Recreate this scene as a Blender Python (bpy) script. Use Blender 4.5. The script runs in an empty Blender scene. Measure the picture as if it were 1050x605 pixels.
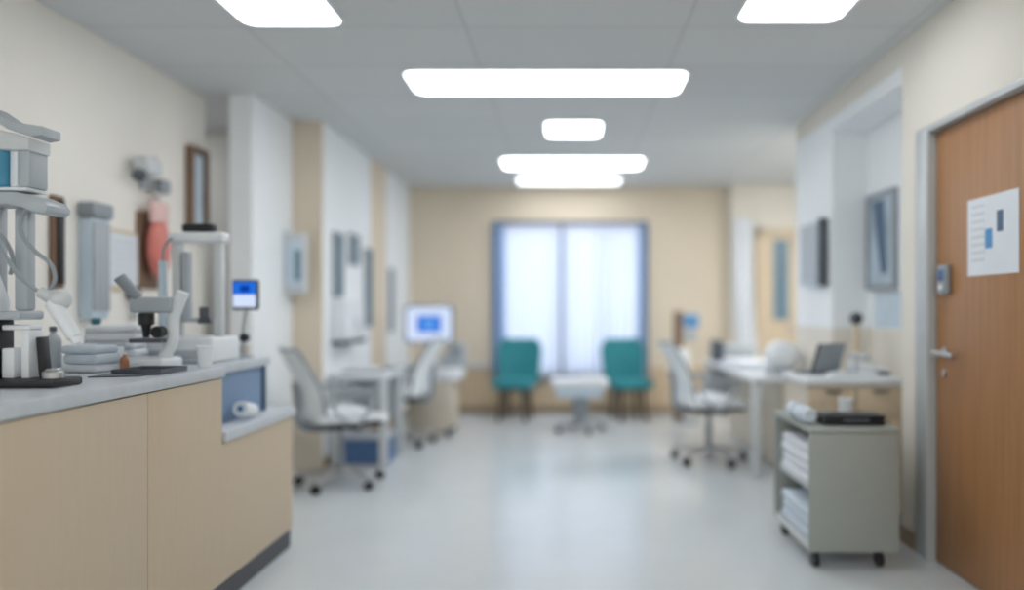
import bpy, bmesh, math, random
from mathutils import Vector, Matrix
random.seed(7)
C = bpy.context.scene.collection
PI = math.pi

# ------------------------------------------------------------------ materials
def lin(c):
    c = c / 255.0
    return c / 12.92 if c <= 0.04045 else ((c + 0.055) / 1.055) ** 2.4
def rgb(c): return (lin(c[0]), lin(c[1]), lin(c[2]), 1.0)

def new_mat(name):
    m = bpy.data.materials.new(name); m.use_nodes = True
    nt = m.node_tree; nt.nodes.clear()
    return m, nt, nt.nodes.new('ShaderNodeOutputMaterial')

def mat(name, col, rough=0.5, metal=0.0, var=0.05, scale=6.0, stretch=(1, 1, 1), spec=0.5, trans=0.0):
    m, nt, out = new_mat(name)
    b = nt.nodes.new('ShaderNodeBsdfPrincipled')
    b.inputs['Roughness'].default_value = rough
    b.inputs['Metallic'].default_value = metal
    b.inputs['Specular IOR Level'].default_value = spec
    b.inputs['Transmission Weight'].default_value = trans
    tc = nt.nodes.new('ShaderNodeTexCoord'); mp = nt.nodes.new('ShaderNodeMapping')
    mp.inputs['Scale'].default_value = stretch
    n = nt.nodes.new('ShaderNodeTexNoise'); n.inputs['Scale'].default_value = scale
    n.inputs['Detail'].default_value = 4
    r = nt.nodes.new('ShaderNodeValToRGB')
    a = rgb(col)
    r.color_ramp.elements[0].position = 0.3; r.color_ramp.elements[1].position = 0.7
    r.color_ramp.elements[0].color = tuple(v * (1 - var) for v in a[:3]) + (1,)
    r.color_ramp.elements[1].color = tuple(min(1, v * (1 + var)) for v in a[:3]) + (1,)
    nt.links.new(tc.outputs['Object'], mp.inputs['Vector']); nt.links.new(mp.outputs[0], n.inputs['Vector'])
    nt.links.new(n.outputs['Fac'], r.inputs['Fac']); nt.links.new(r.outputs[0], b.inputs['Base Color'])
    nt.links.new(b.outputs[0], out.inputs[0])
    return m

def emit(name, col, strength):
    m, nt, out = new_mat(name)
    e = nt.nodes.new('ShaderNodeEmission'); e.inputs[0].default_value = rgb(col); e.inputs[1].default_value = strength
    nt.links.new(e.outputs[0], out.inputs[0]); return m

def tile_mat(name, col, line, w, h, mortar, rough=0.8, off=(0, 0)):
    m, nt, out = new_mat(name)
    b = nt.nodes.new('ShaderNodeBsdfPrincipled'); b.inputs['Roughness'].default_value = rough
    g = nt.nodes.new('ShaderNodeNewGeometry'); mp = nt.nodes.new('ShaderNodeMapping'); mp.inputs['Location'].default_value = (off[0], off[1], 0)
    k = nt.nodes.new('ShaderNodeTexBrick'); k.offset = 0.0; k.squash = 1.0
    k.inputs['Scale'].default_value = 1.0; k.inputs['Brick Width'].default_value = w; k.inputs['Row Height'].default_value = h
    k.inputs['Mortar Size'].default_value = mortar; k.inputs['Mortar Smooth'].default_value = 0.3
    k.inputs['Color1'].default_value = rgb(col); k.inputs['Color2'].default_value = rgb([c * 0.975 for c in col])
    k.inputs['Mortar'].default_value = rgb(line)
    nt.links.new(g.outputs['Position'], mp.inputs['Vector']); nt.links.new(mp.outputs[0], k.inputs['Vector']); nt.links.new(k.outputs['Color'], b.inputs['Base Color'])
    nt.links.new(b.outputs[0], out.inputs[0]); return m

def sheer_mat(name, col, see=0.3):
    m, nt, out = new_mat(name)
    d = nt.nodes.new('ShaderNodeBsdfDiffuse'); d.inputs[0].default_value = rgb(col)
    t = nt.nodes.new('ShaderNodeBsdfTranslucent'); t.inputs[0].default_value = rgb(col)
    p = nt.nodes.new('ShaderNodeBsdfTransparent')
    m1 = nt.nodes.new('ShaderNodeMixShader'); m1.inputs[0].default_value = 0.72
    m2 = nt.nodes.new('ShaderNodeMixShader'); m2.inputs[0].default_value = see
    nt.links.new(d.outputs[0], m1.inputs[1]); nt.links.new(t.outputs[0], m1.inputs[2])
    nt.links.new(m1.outputs[0], m2.inputs[1]); nt.links.new(p.outputs[0], m2.inputs[2])
    nt.links.new(m2.outputs[0], out.inputs[0]); return m

def glass_mat(name, col, alpha):
    m, nt, out = new_mat(name)
    p = nt.nodes.new('ShaderNodeBsdfTransparent'); p.inputs[0].default_value = rgb(col)
    g = nt.nodes.new('ShaderNodeBsdfGlossy'); g.inputs['Roughness'].default_value = 0.03
    x = nt.nodes.new('ShaderNodeMixShader'); x.inputs[0].default_value = alpha
    nt.links.new(p.outputs[0], x.inputs[1]); nt.links.new(g.outputs[0], x.inputs[2])
    nt.links.new(x.outputs[0], out.inputs[0]); return m

def lines_mat(name, paper, ink, pitch):
    m, nt, out = new_mat(name)
    b = nt.nodes.new('ShaderNodeBsdfPrincipled'); b.inputs['Roughness'].default_value = 0.8
    tc = nt.nodes.new('ShaderNodeTexCoord'); sp = nt.nodes.new('ShaderNodeSeparateXYZ')
    nt.links.new(tc.outputs['Object'], sp.inputs[0])
    dv = nt.nodes.new('ShaderNodeMath'); dv.operation = 'DIVIDE'; dv.inputs[1].default_value = pitch
    fr = nt.nodes.new('ShaderNodeMath'); fr.operation = 'FRACT'
    lt = nt.nodes.new('ShaderNodeMath'); lt.operation = 'LESS_THAN'; lt.inputs[1].default_value = 0.24
    mx = nt.nodes.new('ShaderNodeMix'); mx.data_type = 'RGBA'
    mx.inputs['A'].default_value = rgb(paper); mx.inputs['B'].default_value = rgb(ink)
    nt.links.new(sp.outputs['Z'], dv.inputs[0]); nt.links.new(dv.outputs[0], fr.inputs[0]); nt.links.new(fr.outputs[0], lt.inputs[0])
    nt.links.new(lt.outputs[0], mx.inputs['Factor']); nt.links.new(mx.outputs['Result'], b.inputs['Base Color'])
    nt.links.new(b.outputs[0], out.inputs[0]); return m

M = dict(
    lines=lines_mat('printed_lines', (226, 232, 238), (196, 203, 210), 0.034),
    wall_warm=mat('wall_warm', (242, 238, 231), 0.75, var=0.02, scale=1.5),
    wall_tan=mat('wall_tan', (222, 209, 189), 0.75, var=0.02, scale=1.5),
    wall_cream=mat('wall_cream', (228, 223, 213), 0.75, var=0.02, scale=1.5),
    wall_white=mat('wall_white', (240, 244, 247), 0.7, var=0.02, scale=1.5),
    wall_grey=mat('wall_grey', (190, 189, 186), 0.75, var=0.02, scale=1.5),
    lower_wall_shade=mat('lower_wall_shade', (204, 182, 152), 0.6, var=0.03),  # shade low on the back wall, painted as a darker tan
    ceiling=tile_mat('ceiling_tiles', (210, 213, 214), (192, 195, 196), 1.13, 0.6, 0.009, off=(0.53, -0.16)),
    floor=mat('floor_vinyl', (208, 214, 217), 0.2, var=0.02, scale=3, spec=0.6),
    base=mat('baseboard', (150, 132, 110), 0.6),
    counter_wood=mat('counter_laminate', (202, 184, 159), 0.5, var=0.02, scale=9, stretch=(6, 6, 0.6)),
    slab=mat('counter_slab', (196, 202, 208), 0.3, var=0.05, scale=20),
    slab_light=mat('worktop_slab', (204, 210, 216), 0.3, var=0.04, scale=20),
    kick=mat('toe_kick', (72, 74, 80), 0.5),
    blue_panel=mat('blue_panel', (126, 152, 184), 0.4, var=0.05),
    blue_dark=mat('blue_dark', (70, 92, 118), 0.4),
    door_wood=mat('door_wood', (165, 119, 78), 0.45, var=0.11, scale=5, stretch=(7, 7, 0.35)),
    tan_wood=mat('tan_wood', (212, 194, 168), 0.5, var=0.06, scale=6, stretch=(5, 5, 0.5)),
    steel=mat('steel', (196, 198, 200), 0.28, 0.9, var=0.03),
    frame_metal=mat('frame_metal', (188, 193, 195), 0.4, 0.2, var=0.03),
    frame_dark=mat('frame_dark', (86, 104, 126), 0.5),
    white=mat('white_plastic', (228, 232, 236), 0.4, var=0.02),
    offwhite=mat('offwhite_plastic', (204, 208, 210), 0.4, var=0.02),
    lightgrey=mat('lightgrey_plastic', (176, 183, 189), 0.4, var=0.03),
    grey=mat('grey_plastic', (146, 154, 160), 0.45, var=0.04),
    darkgrey=mat('darkgrey_plastic', (84, 90, 98), 0.45, var=0.05),
    black=mat('black_plastic', (26, 28, 32), 0.4, var=0.1),
    cart_grey=mat('cart_grey', (160, 165, 160), 0.45, var=0.02),
    cart_tan=mat('cart_tan', (206, 196, 180), 0.45, var=0.02),
    chair_shell=mat('chair_shell', (230, 236, 240), 0.5, var=0.04, scale=30),
    chair_seat=mat('chair_seat', (232, 236, 240), 0.6, var=0.04, scale=40),
    teal=mat('teal_fabric', (44, 136, 146), 0.7, var=0.08, scale=30),
    teal_dark=mat('teal_bottle', (58, 112, 122), 0.4),
    tank_blue=mat('tank_blue', (86, 158, 190), 0.2, var=0.08),
    red=mat('red_fluid', (212, 122, 110), 0.35, var=0.08),
    pale_red=mat('pale_red', (226, 190, 184), 0.4),
    pale_blue=mat('pale_blue', (200, 216, 228), 0.4, var=0.05),
    paper=mat('paper', (226, 232, 238), 0.8, var=0.02),
    ink_blue=mat('ink_blue', (92, 150, 200), 0.8),
    ink_dark=mat('ink_dark', (92, 112, 136), 0.8),
    ink_grey=mat('ink_grey', (186, 194, 202), 0.8),
    brown=mat('brown_wood', (124, 98, 78), 0.5, var=0.1, stretch=(4, 4, 0.5)),
    leg_brown=mat('leg_brown', (88, 74, 64), 0.5),
    amber=mat('amber_bottle', (166, 112, 78), 0.3),
    linen=mat('linen', (224, 228, 234), 0.9, var=0.04, scale=20),
    linen_blue=mat('linen_blue', (204, 215, 226), 0.9, var=0.04, scale=20),
    mirror_blue=mat('blue_glass', (112, 142, 160), 0.15, var=0.2, scale=3),
    navy=mat('navy_cloth', (84, 114, 156), 0.8),
    picture=mat('picture_print', (176, 192, 204), 0.4, var=0.22, scale=3.5),
    sheer=sheer_mat('sheer_cloth', (240, 241, 246), 0.12),
    drape=sheer_mat('drape_cloth', (196, 214, 234), 0.12),
    glass=glass_mat('window_glass', (236, 244, 252), 0.06),
    clear=glass_mat('clear_plastic', (214, 226, 232), 0.12),
    lamp=emit('lamp_diffuser', (250, 252, 255), 5.6),
    lamp_dim=emit('lamp_diffuser_dim', (250, 252, 255), 2.6),
    screen_pale=emit('screen_pale', (212, 226, 252), 0.66),
    screen_blue=emit('screen_blue', (36, 116, 232), 0.6),
    screen_mid=emit('screen_mid', (104, 170, 246), 0.6),
    screen_navy=emit('screen_navy', (18, 60, 170), 0.6),
)

# ------------------------------------------------------------------ geometry helpers
class MB:
    def __init__(self): self.bm = bmesh.new(); self.mi = 0
    def _mark(self, faces):
        for f in faces: f.material_index = self.mi
    def box(self, x0, x1, y0, y1, z0, z1, bev=0.0, seg=2, rot=None):
        r = bmesh.ops.create_cube(self.bm, size=1.0)
        vs = r['verts']
        c = Vector(((x0 + x1) / 2, (y0 + y1) / 2, (z0 + z1) / 2))
        for v in vs: v.co = Vector((v.co.x * (x1 - x0), v.co.y * (y1 - y0), v.co.z * (z1 - z0)))
        fs = list({f for v in vs for f in v.link_faces})
        if bev > 0:
            es = list({e for v in vs for e in v.link_edges})
            res = bmesh.ops.bevel(self.bm, geom=es, offset=min(bev, 0.49 * min(x1 - x0, y1 - y0, z1 - z0)), segments=seg, affect='EDGES', profile=0.5)
            vs = list({v for f in res['faces'] for v in f.verts}); fs = list({f for v in vs for f in v.link_faces})
        for v in vs: v.co = (rot @ v.co if rot is not None else v.co) + c
        self._mark(fs); return self
    def cyl(self, p0, p1, r0, r1=None, seg=20, bev=0.0):
        r1 = r0 if r1 is None else r1
        p0, p1 = Vector(p0), Vector(p1); d = p1 - p0
        q = d.to_track_quat('Z', 'Y').to_matrix()
        prof = [(0, 0), (r0 - bev, 0), (r0, bev), (r1, d.length - bev), (r1 - bev, d.length), (0, d.length)] if bev > 0 else [(0, 0), (r0, 0), (r1, d.length), (0, d.length)]
        return self.lathe(prof, p0, q, seg)
    def lathe(self, prof, origin=(0, 0, 0), q=None, seg=28):
        origin = Vector(origin); rings = []; new = []
        for (r, z) in prof:
            ring = []
            if r < 1e-6:
                p = Vector((0, 0, z)); ring = [self.bm.verts.new((q @ p if q is not None else p) + origin)]
            else:
                for k in range(seg):
                    a = 2 * PI * k / seg; p = Vector((r * math.cos(a), r * math.sin(a), z))
                    ring.append(self.bm.verts.new((q @ p if q is not None else p) + origin))
            rings.append(ring)
        for a, b in zip(rings, rings[1:]):
            for k in range(seg):
                k2 = (k + 1) % seg
                if len(a) == 1 and len(b) == 1: continue
                if len(a) == 1: f = (a[0], b[k2], b[k])[::-1]
                elif len(b) == 1: f = (a[k], a[k2], b[0])
                else: f = (a[k], a[k2], b[k2], b[k])
                try: new.append(self.bm.faces.new(f))
                except ValueError: pass
        self._mark(new); return self
    def ball(self, c, r, sx=1, sy=1, sz=1, seg=24):
        prof = [(r * math.sin(PI * k / 14), -r * math.cos(PI * k / 14)) for k in range(15)]
        prof[0] = (0, -r); prof[-1] = (0, r)
        q = Matrix(((sx, 0, 0), (0, sy, 0), (0, 0, sz)))
        return self.lathe(prof, c, q, seg)
    def prism(self, pts, a, b, axis='y', bev=0.0):
        """outline pts: axis y -> (x,z), axis x -> (y,z), axis z -> (x,y); extruded from a to b"""
        mk = {'y': lambda p, t: (p[0], t, p[1]), 'x': lambda p, t: (t, p[0], p[1]), 'z': lambda p, t: (p[0], p[1], t)}[axis]
        A = [self.bm.verts.new(mk(p, a)) for p in pts]; B = [self.bm.verts.new(mk(p, b)) for p in pts]
        fs = [self.bm.faces.new(A), self.bm.faces.new(B[::-1])]
        n = len(pts)
        for i in range(n): fs.append(self.bm.faces.new((A[i], B[i], B[(i + 1) % n], A[(i + 1) % n])))
        bmesh.ops.recalc_face_normals(self.bm, faces=fs)
        if bev > 0:
            es = list({e for f in fs[:2] for e in f.edges})
            res = bmesh.ops.bevel(self.bm, geom=es, offset=bev, segments=2, affect='EDGES', profile=0.5)
            fs = list({f for v in {v for f in res['faces'] for v in f.verts} for f in v.link_faces})
        self._mark(fs); return self
    def tube(self, pts, r, seg=12, sub=6, closed=False):
        P = [Vector(p) for p in pts]; S = []
        n = len(P)
        rng = n if closed else n - 1
        for i in range(rng):
            p0 = P[(i - 1) % n] if closed or i > 0 else P[i]; p1 = P[i]; p2 = P[(i + 1) % n]
            p3 = P[(i + 2) % n] if closed or i + 2 < n else p2
            for k in range(sub):
                t = k / sub
                S.append(0.5 * ((2 * p1) + (-p0 + p2) * t + (2 * p0 - 5 * p1 + 4 * p2 - p3) * t * t + (-p0 + 3 * p1 - 3 * p2 + p3) * t ** 3))
        if not closed: S.append(P[-1])
        rings = []; up = None
        for i, s in enumerate(S):
            nx = S[(i + 1) % len(S)] if closed or i + 1 < len(S) else S[i]
            pv = S[i - 1] if closed or i > 0 else S[i]
            t = (nx - pv).normalized()
            if up is None: up = t.orthogonal().normalized()
            up = (up - t * up.dot(t)).normalized(); w = t.cross(up)
            rings.append([self.bm.verts.new(s + r * (math.cos(2 * PI * k / seg) * up + math.sin(2 * PI * k / seg) * w)) for k in range(seg)])
        new = []
        pairs = list(zip(rings, rings[1:])) + ([(rings[-1], rings[0])] if closed else [])
        for a, b in pairs:
            for k in range(seg): new.append(self.bm.faces.new((a[k], a[(k + 1) % seg], b[(k + 1) % seg], b[k])))
        if not closed:
            new.append(self.bm.faces.new(rings[0][::-1])); new.append(self.bm.faces.new(rings[-1]))
        self._mark(new); return self
    def shell(self, f, nu, nv, thick):
        """closed slab from a surface f(u,v)->point, given thickness along the local normal"""
        e = 1e-3; front, back = [], []
        for j in range(nv + 1):
            ra, rb = [], []
            for i in range(nu + 1):
                u, v = i / nu, j / nv
                p = Vector(f(u, v))
                du = Vector(f(min(1, u + e), v)) - Vector(f(max(0, u - e), v)); dv = Vector(f(u, min(1, v + e))) - Vector(f(u, max(0, v - e)))
                nn = du.cross(dv).normalized()
                ra.append(self.bm.verts.new(p + nn * thick / 2)); rb.append(self.bm.verts.new(p - nn * thick / 2))
            front.append(ra); back.append(rb)
        fs = []
        for j in range(nv):
            for i in range(nu):
                fs.append(self.bm.faces.new((front[j][i], front[j][i + 1], front[j + 1][i + 1], front[j + 1][i])))
                fs.append(self.bm.faces.new((back[j][i], back[j + 1][i], back[j + 1][i + 1], back[j][i + 1])))
        for i in range(nu):
            fs.append(self.bm.faces.new((front[0][i], back[0][i], back[0][i + 1], front[0][i + 1])))
            fs.append(self.bm.faces.new((front[nv][i], front[nv][i + 1], back[nv][i + 1], back[nv][i])))
        for j in range(nv):
            fs.append(self.bm.faces.new((front[j][0], front[j + 1][0], back[j + 1][0], back[j][0])))
            fs.append(self.bm.faces.new((front[j][nu], back[j][nu], back[j + 1][nu], front[j + 1][nu])))
        self._mark(fs); return self
    def build(self, name, mats, parent=None, label=None, smooth=True):
        me = bpy.data.meshes.new(name)
        bmesh.ops.recalc_face_normals(self.bm, faces=self.bm.faces[:])
        self.bm.to_mesh(me); self.bm.free()
        for m in (mats if isinstance(mats, (list, tuple)) else [mats]): me.materials.append(M[m])
        if smooth:
            for p in me.polygons: p.use_smooth = True
            me.set_sharp_from_angle(angle=math.radians(35))
        o = bpy.data.objects.new(name, me); C.objects.link(o)
        if parent is not None: o.parent = parent
        if label: o['label'] = label
        return o

def tag(o, label, cat, group=None):
    o['label'] = label; o['category'] = cat
    if group: o['group'] = group
    return o
def thing(name, label, cat, loc=(0, 0, 0), rz=0.0, group=None):
    o = bpy.data.objects.new(name, None); C.objects.link(o)
    o.location = loc; o.rotation_euler = (0, 0, rz); o.empty_display_size = 0.1
    return tag(o, label, cat, group)
def struct(o): o['kind'] = 'structure'; return o
def copy_thing(root, loc, rz, label):
    r = root.copy(); C.objects.link(r); r.location = loc; r.rotation_euler = (0, 0, rz); r['label'] = label
    for ch in list(root.children):
        c = ch.copy(); C.objects.link(c); c.parent = r
        for g in list(ch.children):
            d = g.copy(); C.objects.link(d); d.parent = c
    return r
def rounded(x0, x1, y0, y1, r, n=6):
    pts = []
    for cx, cy, a0 in ((x1 - r, y1 - r, 0), (x0 + r, y1 - r, 90), (x0 + r, y0 + r, 180), (x1 - r, y0 + r, 270)):
        for k in range(n + 1):
            a = math.radians(a0 + 90 * k / n); pts.append((cx + r * math.cos(a), cy + r * math.sin(a)))
    return pts

# ------------------------------------------------------------------ the room (x right, y away from the camera, z up)
H = 2.7; D = 8.74; XL = -2.5; XR = 1.8; NEAR = -2.6
struct(MB().box(-4.2, 3.5, NEAR - 0.2, D + 0.2, -0.1, 0).build('floor', 'floor', smooth=False))
struct(MB().box(-4.2, 3.5, NEAR - 0.2, D + 0.2, H, H + 0.1).build('ceiling', 'ceiling', smooth=False))
struct(MB().box(-4.2, 3.5, NEAR - 0.2, NEAR, 0, H).build('wall_rear', 'wall_warm', smooth=False))

WX0, WX1, WZ0, WZ1 = -0.885, 0.92, 0.46, 2.255          # the window opening
b = MB()
b.box(-2.2, WX0, D, D + 0.2, 0, H); b.box(WX1, 1.9, D, D + 0.2, 0, H)
b.box(WX0, WX1, D, D + 0.2, 0, WZ0); b.box(WX0, WX1, D, D + 0.2, WZ1, H)
struct(b.build('wall_back', 'wall_tan', smooth=False))
# pale pier and alcove wall to the right of the back wall
b = MB(); b.box(1.9, 3.5, D - 0.2, D + 0.2, 0, H)
struct(b.build('wall_back_alcove', 'wall_cream', smooth=False))
b = MB(); b.box(3.3, 3.5, 5.8, D - 0.2, 0, H); b.box(2.3, 3.5, 5.6, 5.8, 0, H)
struct(b.build('wall_alcove_right', 'wall_cream', smooth=False))

DY0, DY1, DZ = 2.72, 3.63, 2.13                          # the wooden door
N0, N1, NZ = 3.95, 5.0, 2.47                             # the white recess
b = MB()
b.box(XR, 2.3, NEAR, DY0, 0, H); b.box(XR, 2.3, DY0, DY1, DZ, H); b.box(XR, 2.3, DY1, N0, 0, H)
b.box(XR, 2.3, N0, 5.8, 2.56, H)
b.box(2.0, 2.3, DY0, DY1, 0, DZ)
b.mi = 1
b.box(2.05, 2.3, N0, N1, 1.12, 2.56); b.box(XR + 0.004, 2.05, N0, N1, NZ, 2.56); b.box(XR + 0.004, 2.3, N1, 5.8, 1.12, 2.56)
b.mi = 0; b.box(2.05, 2.3, N0, N1, 0, 1.12); b.box(XR + 0.004, 2.3, N1, 5.8, 0, 1.12)
struct(b.build('wall_right', ['wall_cream', 'wall_white'], smooth=False))

b = MB(); b.box(XL - 0.2, XL, NEAR, 5.03, 0, H)
struct(b.build('wall_left', 'wall_warm', smooth=False))
b = MB(); b.box(-4.2, -4.0, 5.03, 6.1, 0, H); b.box(-4.2, -2.28, 5.92, 6.1, 0, H); b.box(-4.2, -2.7, 4.85, 5.03, 0, H)
struct(b.build('wall_left_alcove', 'wall_grey', smooth=False))
b = MB(); b.box(-2.28, -2.13, 4.915, 5.645, 0, H)
struct(b.build('wall_left_stub', 'wall_white', smooth=False))
b = MB(); b.box(-2.28, -1.9, 5.645, 5.66, 0, H); b.box(-2.28, -1.9, 7.02, 7.62, 0, H)
b.mi = 1; b.box(-2.28, -1.9, 5.66, 7.02, 0, H); b.box(-2.28, -1.9, 7.62, D, 0, H)
struct(b.build('wall_left_far', ['wall_tan', 'wall_white'], smooth=False))
# trims, and a tan band painting shade onto the lower back wall
struct(MB().box(-1.9, WX0 - 0.0, D - 0.012, D, 0, 0.55).box(WX0, WX1, D - 0.012, D, 0, WZ0 - 0.04).box(WX1, 1.9, D - 0.012, D, 0, 0.55).build('shade_band', 'lower_wall_shade', smooth=False))
struct(MB().box(-1.9, WX0 - 0.04, D - 0.045, D, 0.55, 0.60, 0.008).build('trim_2', 'offwhite'))
struct(MB().box(-1.9, 1.9, D - 0.03, D - 0.012, 0, 0.09).build('baseboard_back', 'base', smooth=False))
struct(MB().box(-1.9, -1.885, 5.67, D - 0.03, 0, 0.09).build('baseboard_left', 'base', smooth=False))
struct(MB().box(XR - 0.015, XR, 3.8, N0, 0, 0.09).box(XR - 0.015, XR, NEAR, DY0 - 0.16, 0, 0.09).build('baseboard_right', 'base', smooth=False))

# window in the back wall
w = struct(MB().box(WX0, WX0 + 0.06, D + 0.02, D + 0.12, WZ0, WZ1).box(WX1 - 0.06, WX1, D + 0.02, D + 0.12, WZ0, WZ1)
    .box(WX0 + 0.06, WX1 - 0.06, D + 0.02, D + 0.12, WZ1 - 0.06, WZ1).box(WX0 + 0.06, WX1 - 0.06, D + 0.02, D + 0.12, WZ0, WZ0 + 0.06)
    .box(-0.115, -0.055, D + 0.04, D + 0.1, WZ0 + 0.06, WZ1 - 0.06).box(0.385, 0.415, D + 0.05, D + 0.09, WZ0 + 0.06, WZ1 - 0.06)
    .build('window_1', 'frame_dark', smooth=False))
MB().box(WX0 + 0.06, WX1 - 0.06, D + 0.065, D + 0.071, WZ0 + 0.06, WZ1 - 0.06).build('pane', 'glass', w, smooth=False)
MB().box(WX0 - 0.05, WX1 + 0.05, D - 0.1, D + 0.02, WZ0 - 0.04, WZ0, 0.008).build('window_sill', 'grey', w)
MB().box(WX0 - 0.03, WX1 + 0.03, D - 0.022, D - 0.001, WZ1, WZ1 + 0.035).box(WX0 - 0.03, WX0, D - 0.022, D - 0.001, WZ0, WZ1).box(WX1, WX1 + 0.03, D - 0.022, D - 0.001, WZ0, WZ1).build('window_casing', 'frame_dark', w, smooth=False)

def curtain(name, label, cat, x0, x1, z0, z1, y, amp, folds, m, flare=0.0, group=None, ph=0.0):
    def f(u, v):
        z = z0 + (z1 - z0) * v
        x = x0 + (x1 - x0) * u + flare * (1 - v) ** 3
        return (x, y + amp * math.sin(2 * PI * folds * u + ph + 0.5 * math.sin(3 * v)) * (1.1 - 0.3 * v), z)
    o = MB().shell(f, max(24, int(folds * 12)), 10, 0.004).build(name, m)
    return tag(o, label, cat, group)
curtain('sheer_curtain', 'white sheer curtain over the window behind the teal chair nearer the monitor cart', 'curtain', WX0 + 0.05, -0.10, WZ0 + 0.01, WZ1 - 0.01, D - 0.045, 0.016, 7, 'sheer', group='window curtains')
curtain('sheer_curtain', 'wide white sheer curtain covering the window side nearer the right-hand desks', 'curtain', -0.065, WX1 - 0.05, WZ0 + 0.01, WZ1 - 0.01, D - 0.045, 0.016, 10, 'sheer', group='window curtains', ph=1.0)
curtain('side_drape', 'narrow blue drape along the window edge above the teal chair near the monitor cart', 'curtain', WX0 + 0.0, WX0 + 0.13, WZ0 + 0.01, WZ1 - 0.005, D - 0.085, 0.012, 2.5, 'drape', group='window drapes')
curtain('side_drape', 'narrow blue drape along the window edge nearest the pale pier and tan door', 'curtain', WX1 - 0.09, WX1, WZ0 + 0.01, WZ1 - 0.005, D - 0.085, 0.012, 2, 'drape', group='window drapes')

# ------------------------------------------------------------------ ceiling lights
def ceiling_light(label, x0, x1, y0, y1, lm='lamp'):
    t = thing('ceiling_light', label, 'ceiling light', ((x0 + x1) / 2, (y0 + y1) / 2, H), group='recessed ceiling light panels')
    hx, hy = (x1 - x0) / 2, (y1 - y0) / 2
    r = 0.07
    bm = MB(); out = rounded(-hx - 0.02, hx + 0.02, -hy - 0.02, hy + 0.02, r + 0.02); inn = rounded(-hx, hx, -hy, hy, r)
    n = len(out)
    for (za, zb) in ((-0.012, 0.0),):
        A = [bm.bm.verts.new((p[0], p[1], za)) for p in out]; B = [bm.bm.verts.new((p[0], p[1], za)) for p in inn]
        A2 = [bm.bm.verts.new((p[0], p[1], zb)) for p in out]; B2 = [bm.bm.verts.new((p[0], p[1], zb)) for p in inn]
        for i in range(n):
            j = (i + 1) % n
            for q in ((A[i], A[j], B[j], B[i]), (A2[i], B2[i], B2[j], A2[j]), (A[i], A2[i], A2[j], A[j]), (B[i], B[j], B2[j], B2[i])): bm.bm.faces.new(q)
    bm.build('frame', 'white', t)
    MB().prism(inn, -0.008, -0.001, 'z').build('diffuser', lm, t)
    return t
ceiling_light('square ceiling light panel above the reception counter', -1.63, -1.14, 3.14, 3.71)
ceiling_light('square ceiling light panel nearest the wooden door', 0.84, 1.34, 3.09, 3.66)
ceiling_light('long wide ceiling light panel across the room, largest and nearest of the long ones', -1.01, 0.73, 4.44, 4.9)
ceiling_light('small square ceiling light panel between two long ceiling panels', -0.18, 0.26, 5.64, 6.13)
ceiling_light('long ceiling light panel just behind the small square panel', -0.65, 0.73, 7.02, 7.52)
ceiling_light('long ceiling light panel closest to the window wall', -0.57, 0.58, 8.02, 8.48, 'lamp_dim')

# unseen lamps added for brightness behind the camera and in the two side corridors
def fill_lamp(x, y, sx, sy, watts):
    l = bpy.data.lights.new('fill_lamp', 'AREA'); l.shape = 'RECTANGLE'; l.size = sx; l.size_y = sy; l.energy = watts; l.color = (0.98, 0.99, 1.0)
    o = bpy.data.objects.new('fill_lamp', l); C.objects.link(o); o.location = (x, y, H - 0.01)
fill_lamp(-1.38, -0.3, 0.55, 0.6, 14); fill_lamp(1.09, -0.3, 0.55, 0.6, 14); fill_lamp(-0.14, -1.6, 1.8, 0.55, 16)
fill_lamp(-3.5, 5.4, 0.5, 0.5, 6); fill_lamp(2.7, 6.6, 0.5, 0.6, 24)

# ------------------------------------------------------------------ wooden door on the right
d = struct(MB().box(1.822, 1.867, DY0 + 0.005, DY1 - 0.005, 0.006, DZ - 0.006, 0.003).build('door_1', 'door_wood'))
b = MB()
b.box(1.775, 1.87, DY1 - 0.003, DY1 + 0.12, 0, DZ + 0.03, 0.006); b.box(1.775, 1.87, DY0 - 0.15, DY0 + 0.003, 0, DZ + 0.03, 0.006)
b.box(1.775, 1.87, DY0 + 0.003, DY1 - 0.003, DZ - 0.003, DZ + 0.03, 0.006)
b.build('door_frame', 'frame_metal', d)
h = MB().cyl((1.822, 3.53, 1.04), (1.808, 3.53, 1.04), 0.028, bev=0.003).cyl((1.808, 3.53, 1.04), (1.762, 3.53, 1.04), 0.011).tube([(1.766, 3.535, 1.04), (1.76, 3.51, 1.04), (1.762, 3.45, 1.038), (1.768, 3.36, 1.034)], 0.014).build('door_handle', 'steel', d, label='chrome lever handle')
MB().cyl((1.822, 3.54, 0.94), (1.812, 3.54, 0.94), 0.018, bev=0.003).build('lock_cylinder', 'steel', d)
# notice and reader on the door
n = thing('door_notice', 'white paper notice with blue marks taped on the wooden door', 'notice', (1.8205, 3.2, 1.6))
MB().box(-0.0015, 0.0, -0.246, 0.133, -0.2, 0.142).build('sheet', 'paper', n, smooth=False)
MB().box(-0.003, -0.0015, -0.06, -0.008, -0.085, 0.0).build('printed_block', 'ink_blue', n, label='light blue printed block', smooth=False)
MB().box(-0.003, -0.0015, -0.14, -0.095, -0.02, 0.07).build('printed_bar', 'ink_dark', n, label='dark blue printed bar', smooth=False)
MB().box(-0.003, -0.0015, 0.0, 0.1, -0.15, 0.11).build('printed_lines', 'lines', n, smooth=False)
r = thing('card_reader', 'small grey card reader with blue screen on the wooden door', 'card reader', (1.822, 3.52, 1.395))
MB().box(-0.03, 0, -0.042, 0.042, -0.075, 0.07, 0.012, 3).build('housing', 'grey', r)
MB().box(-0.033, -0.029, -0.025, 0.03, -0.005, 0.045, 0.001).build('screen', 'navy', r)
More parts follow.
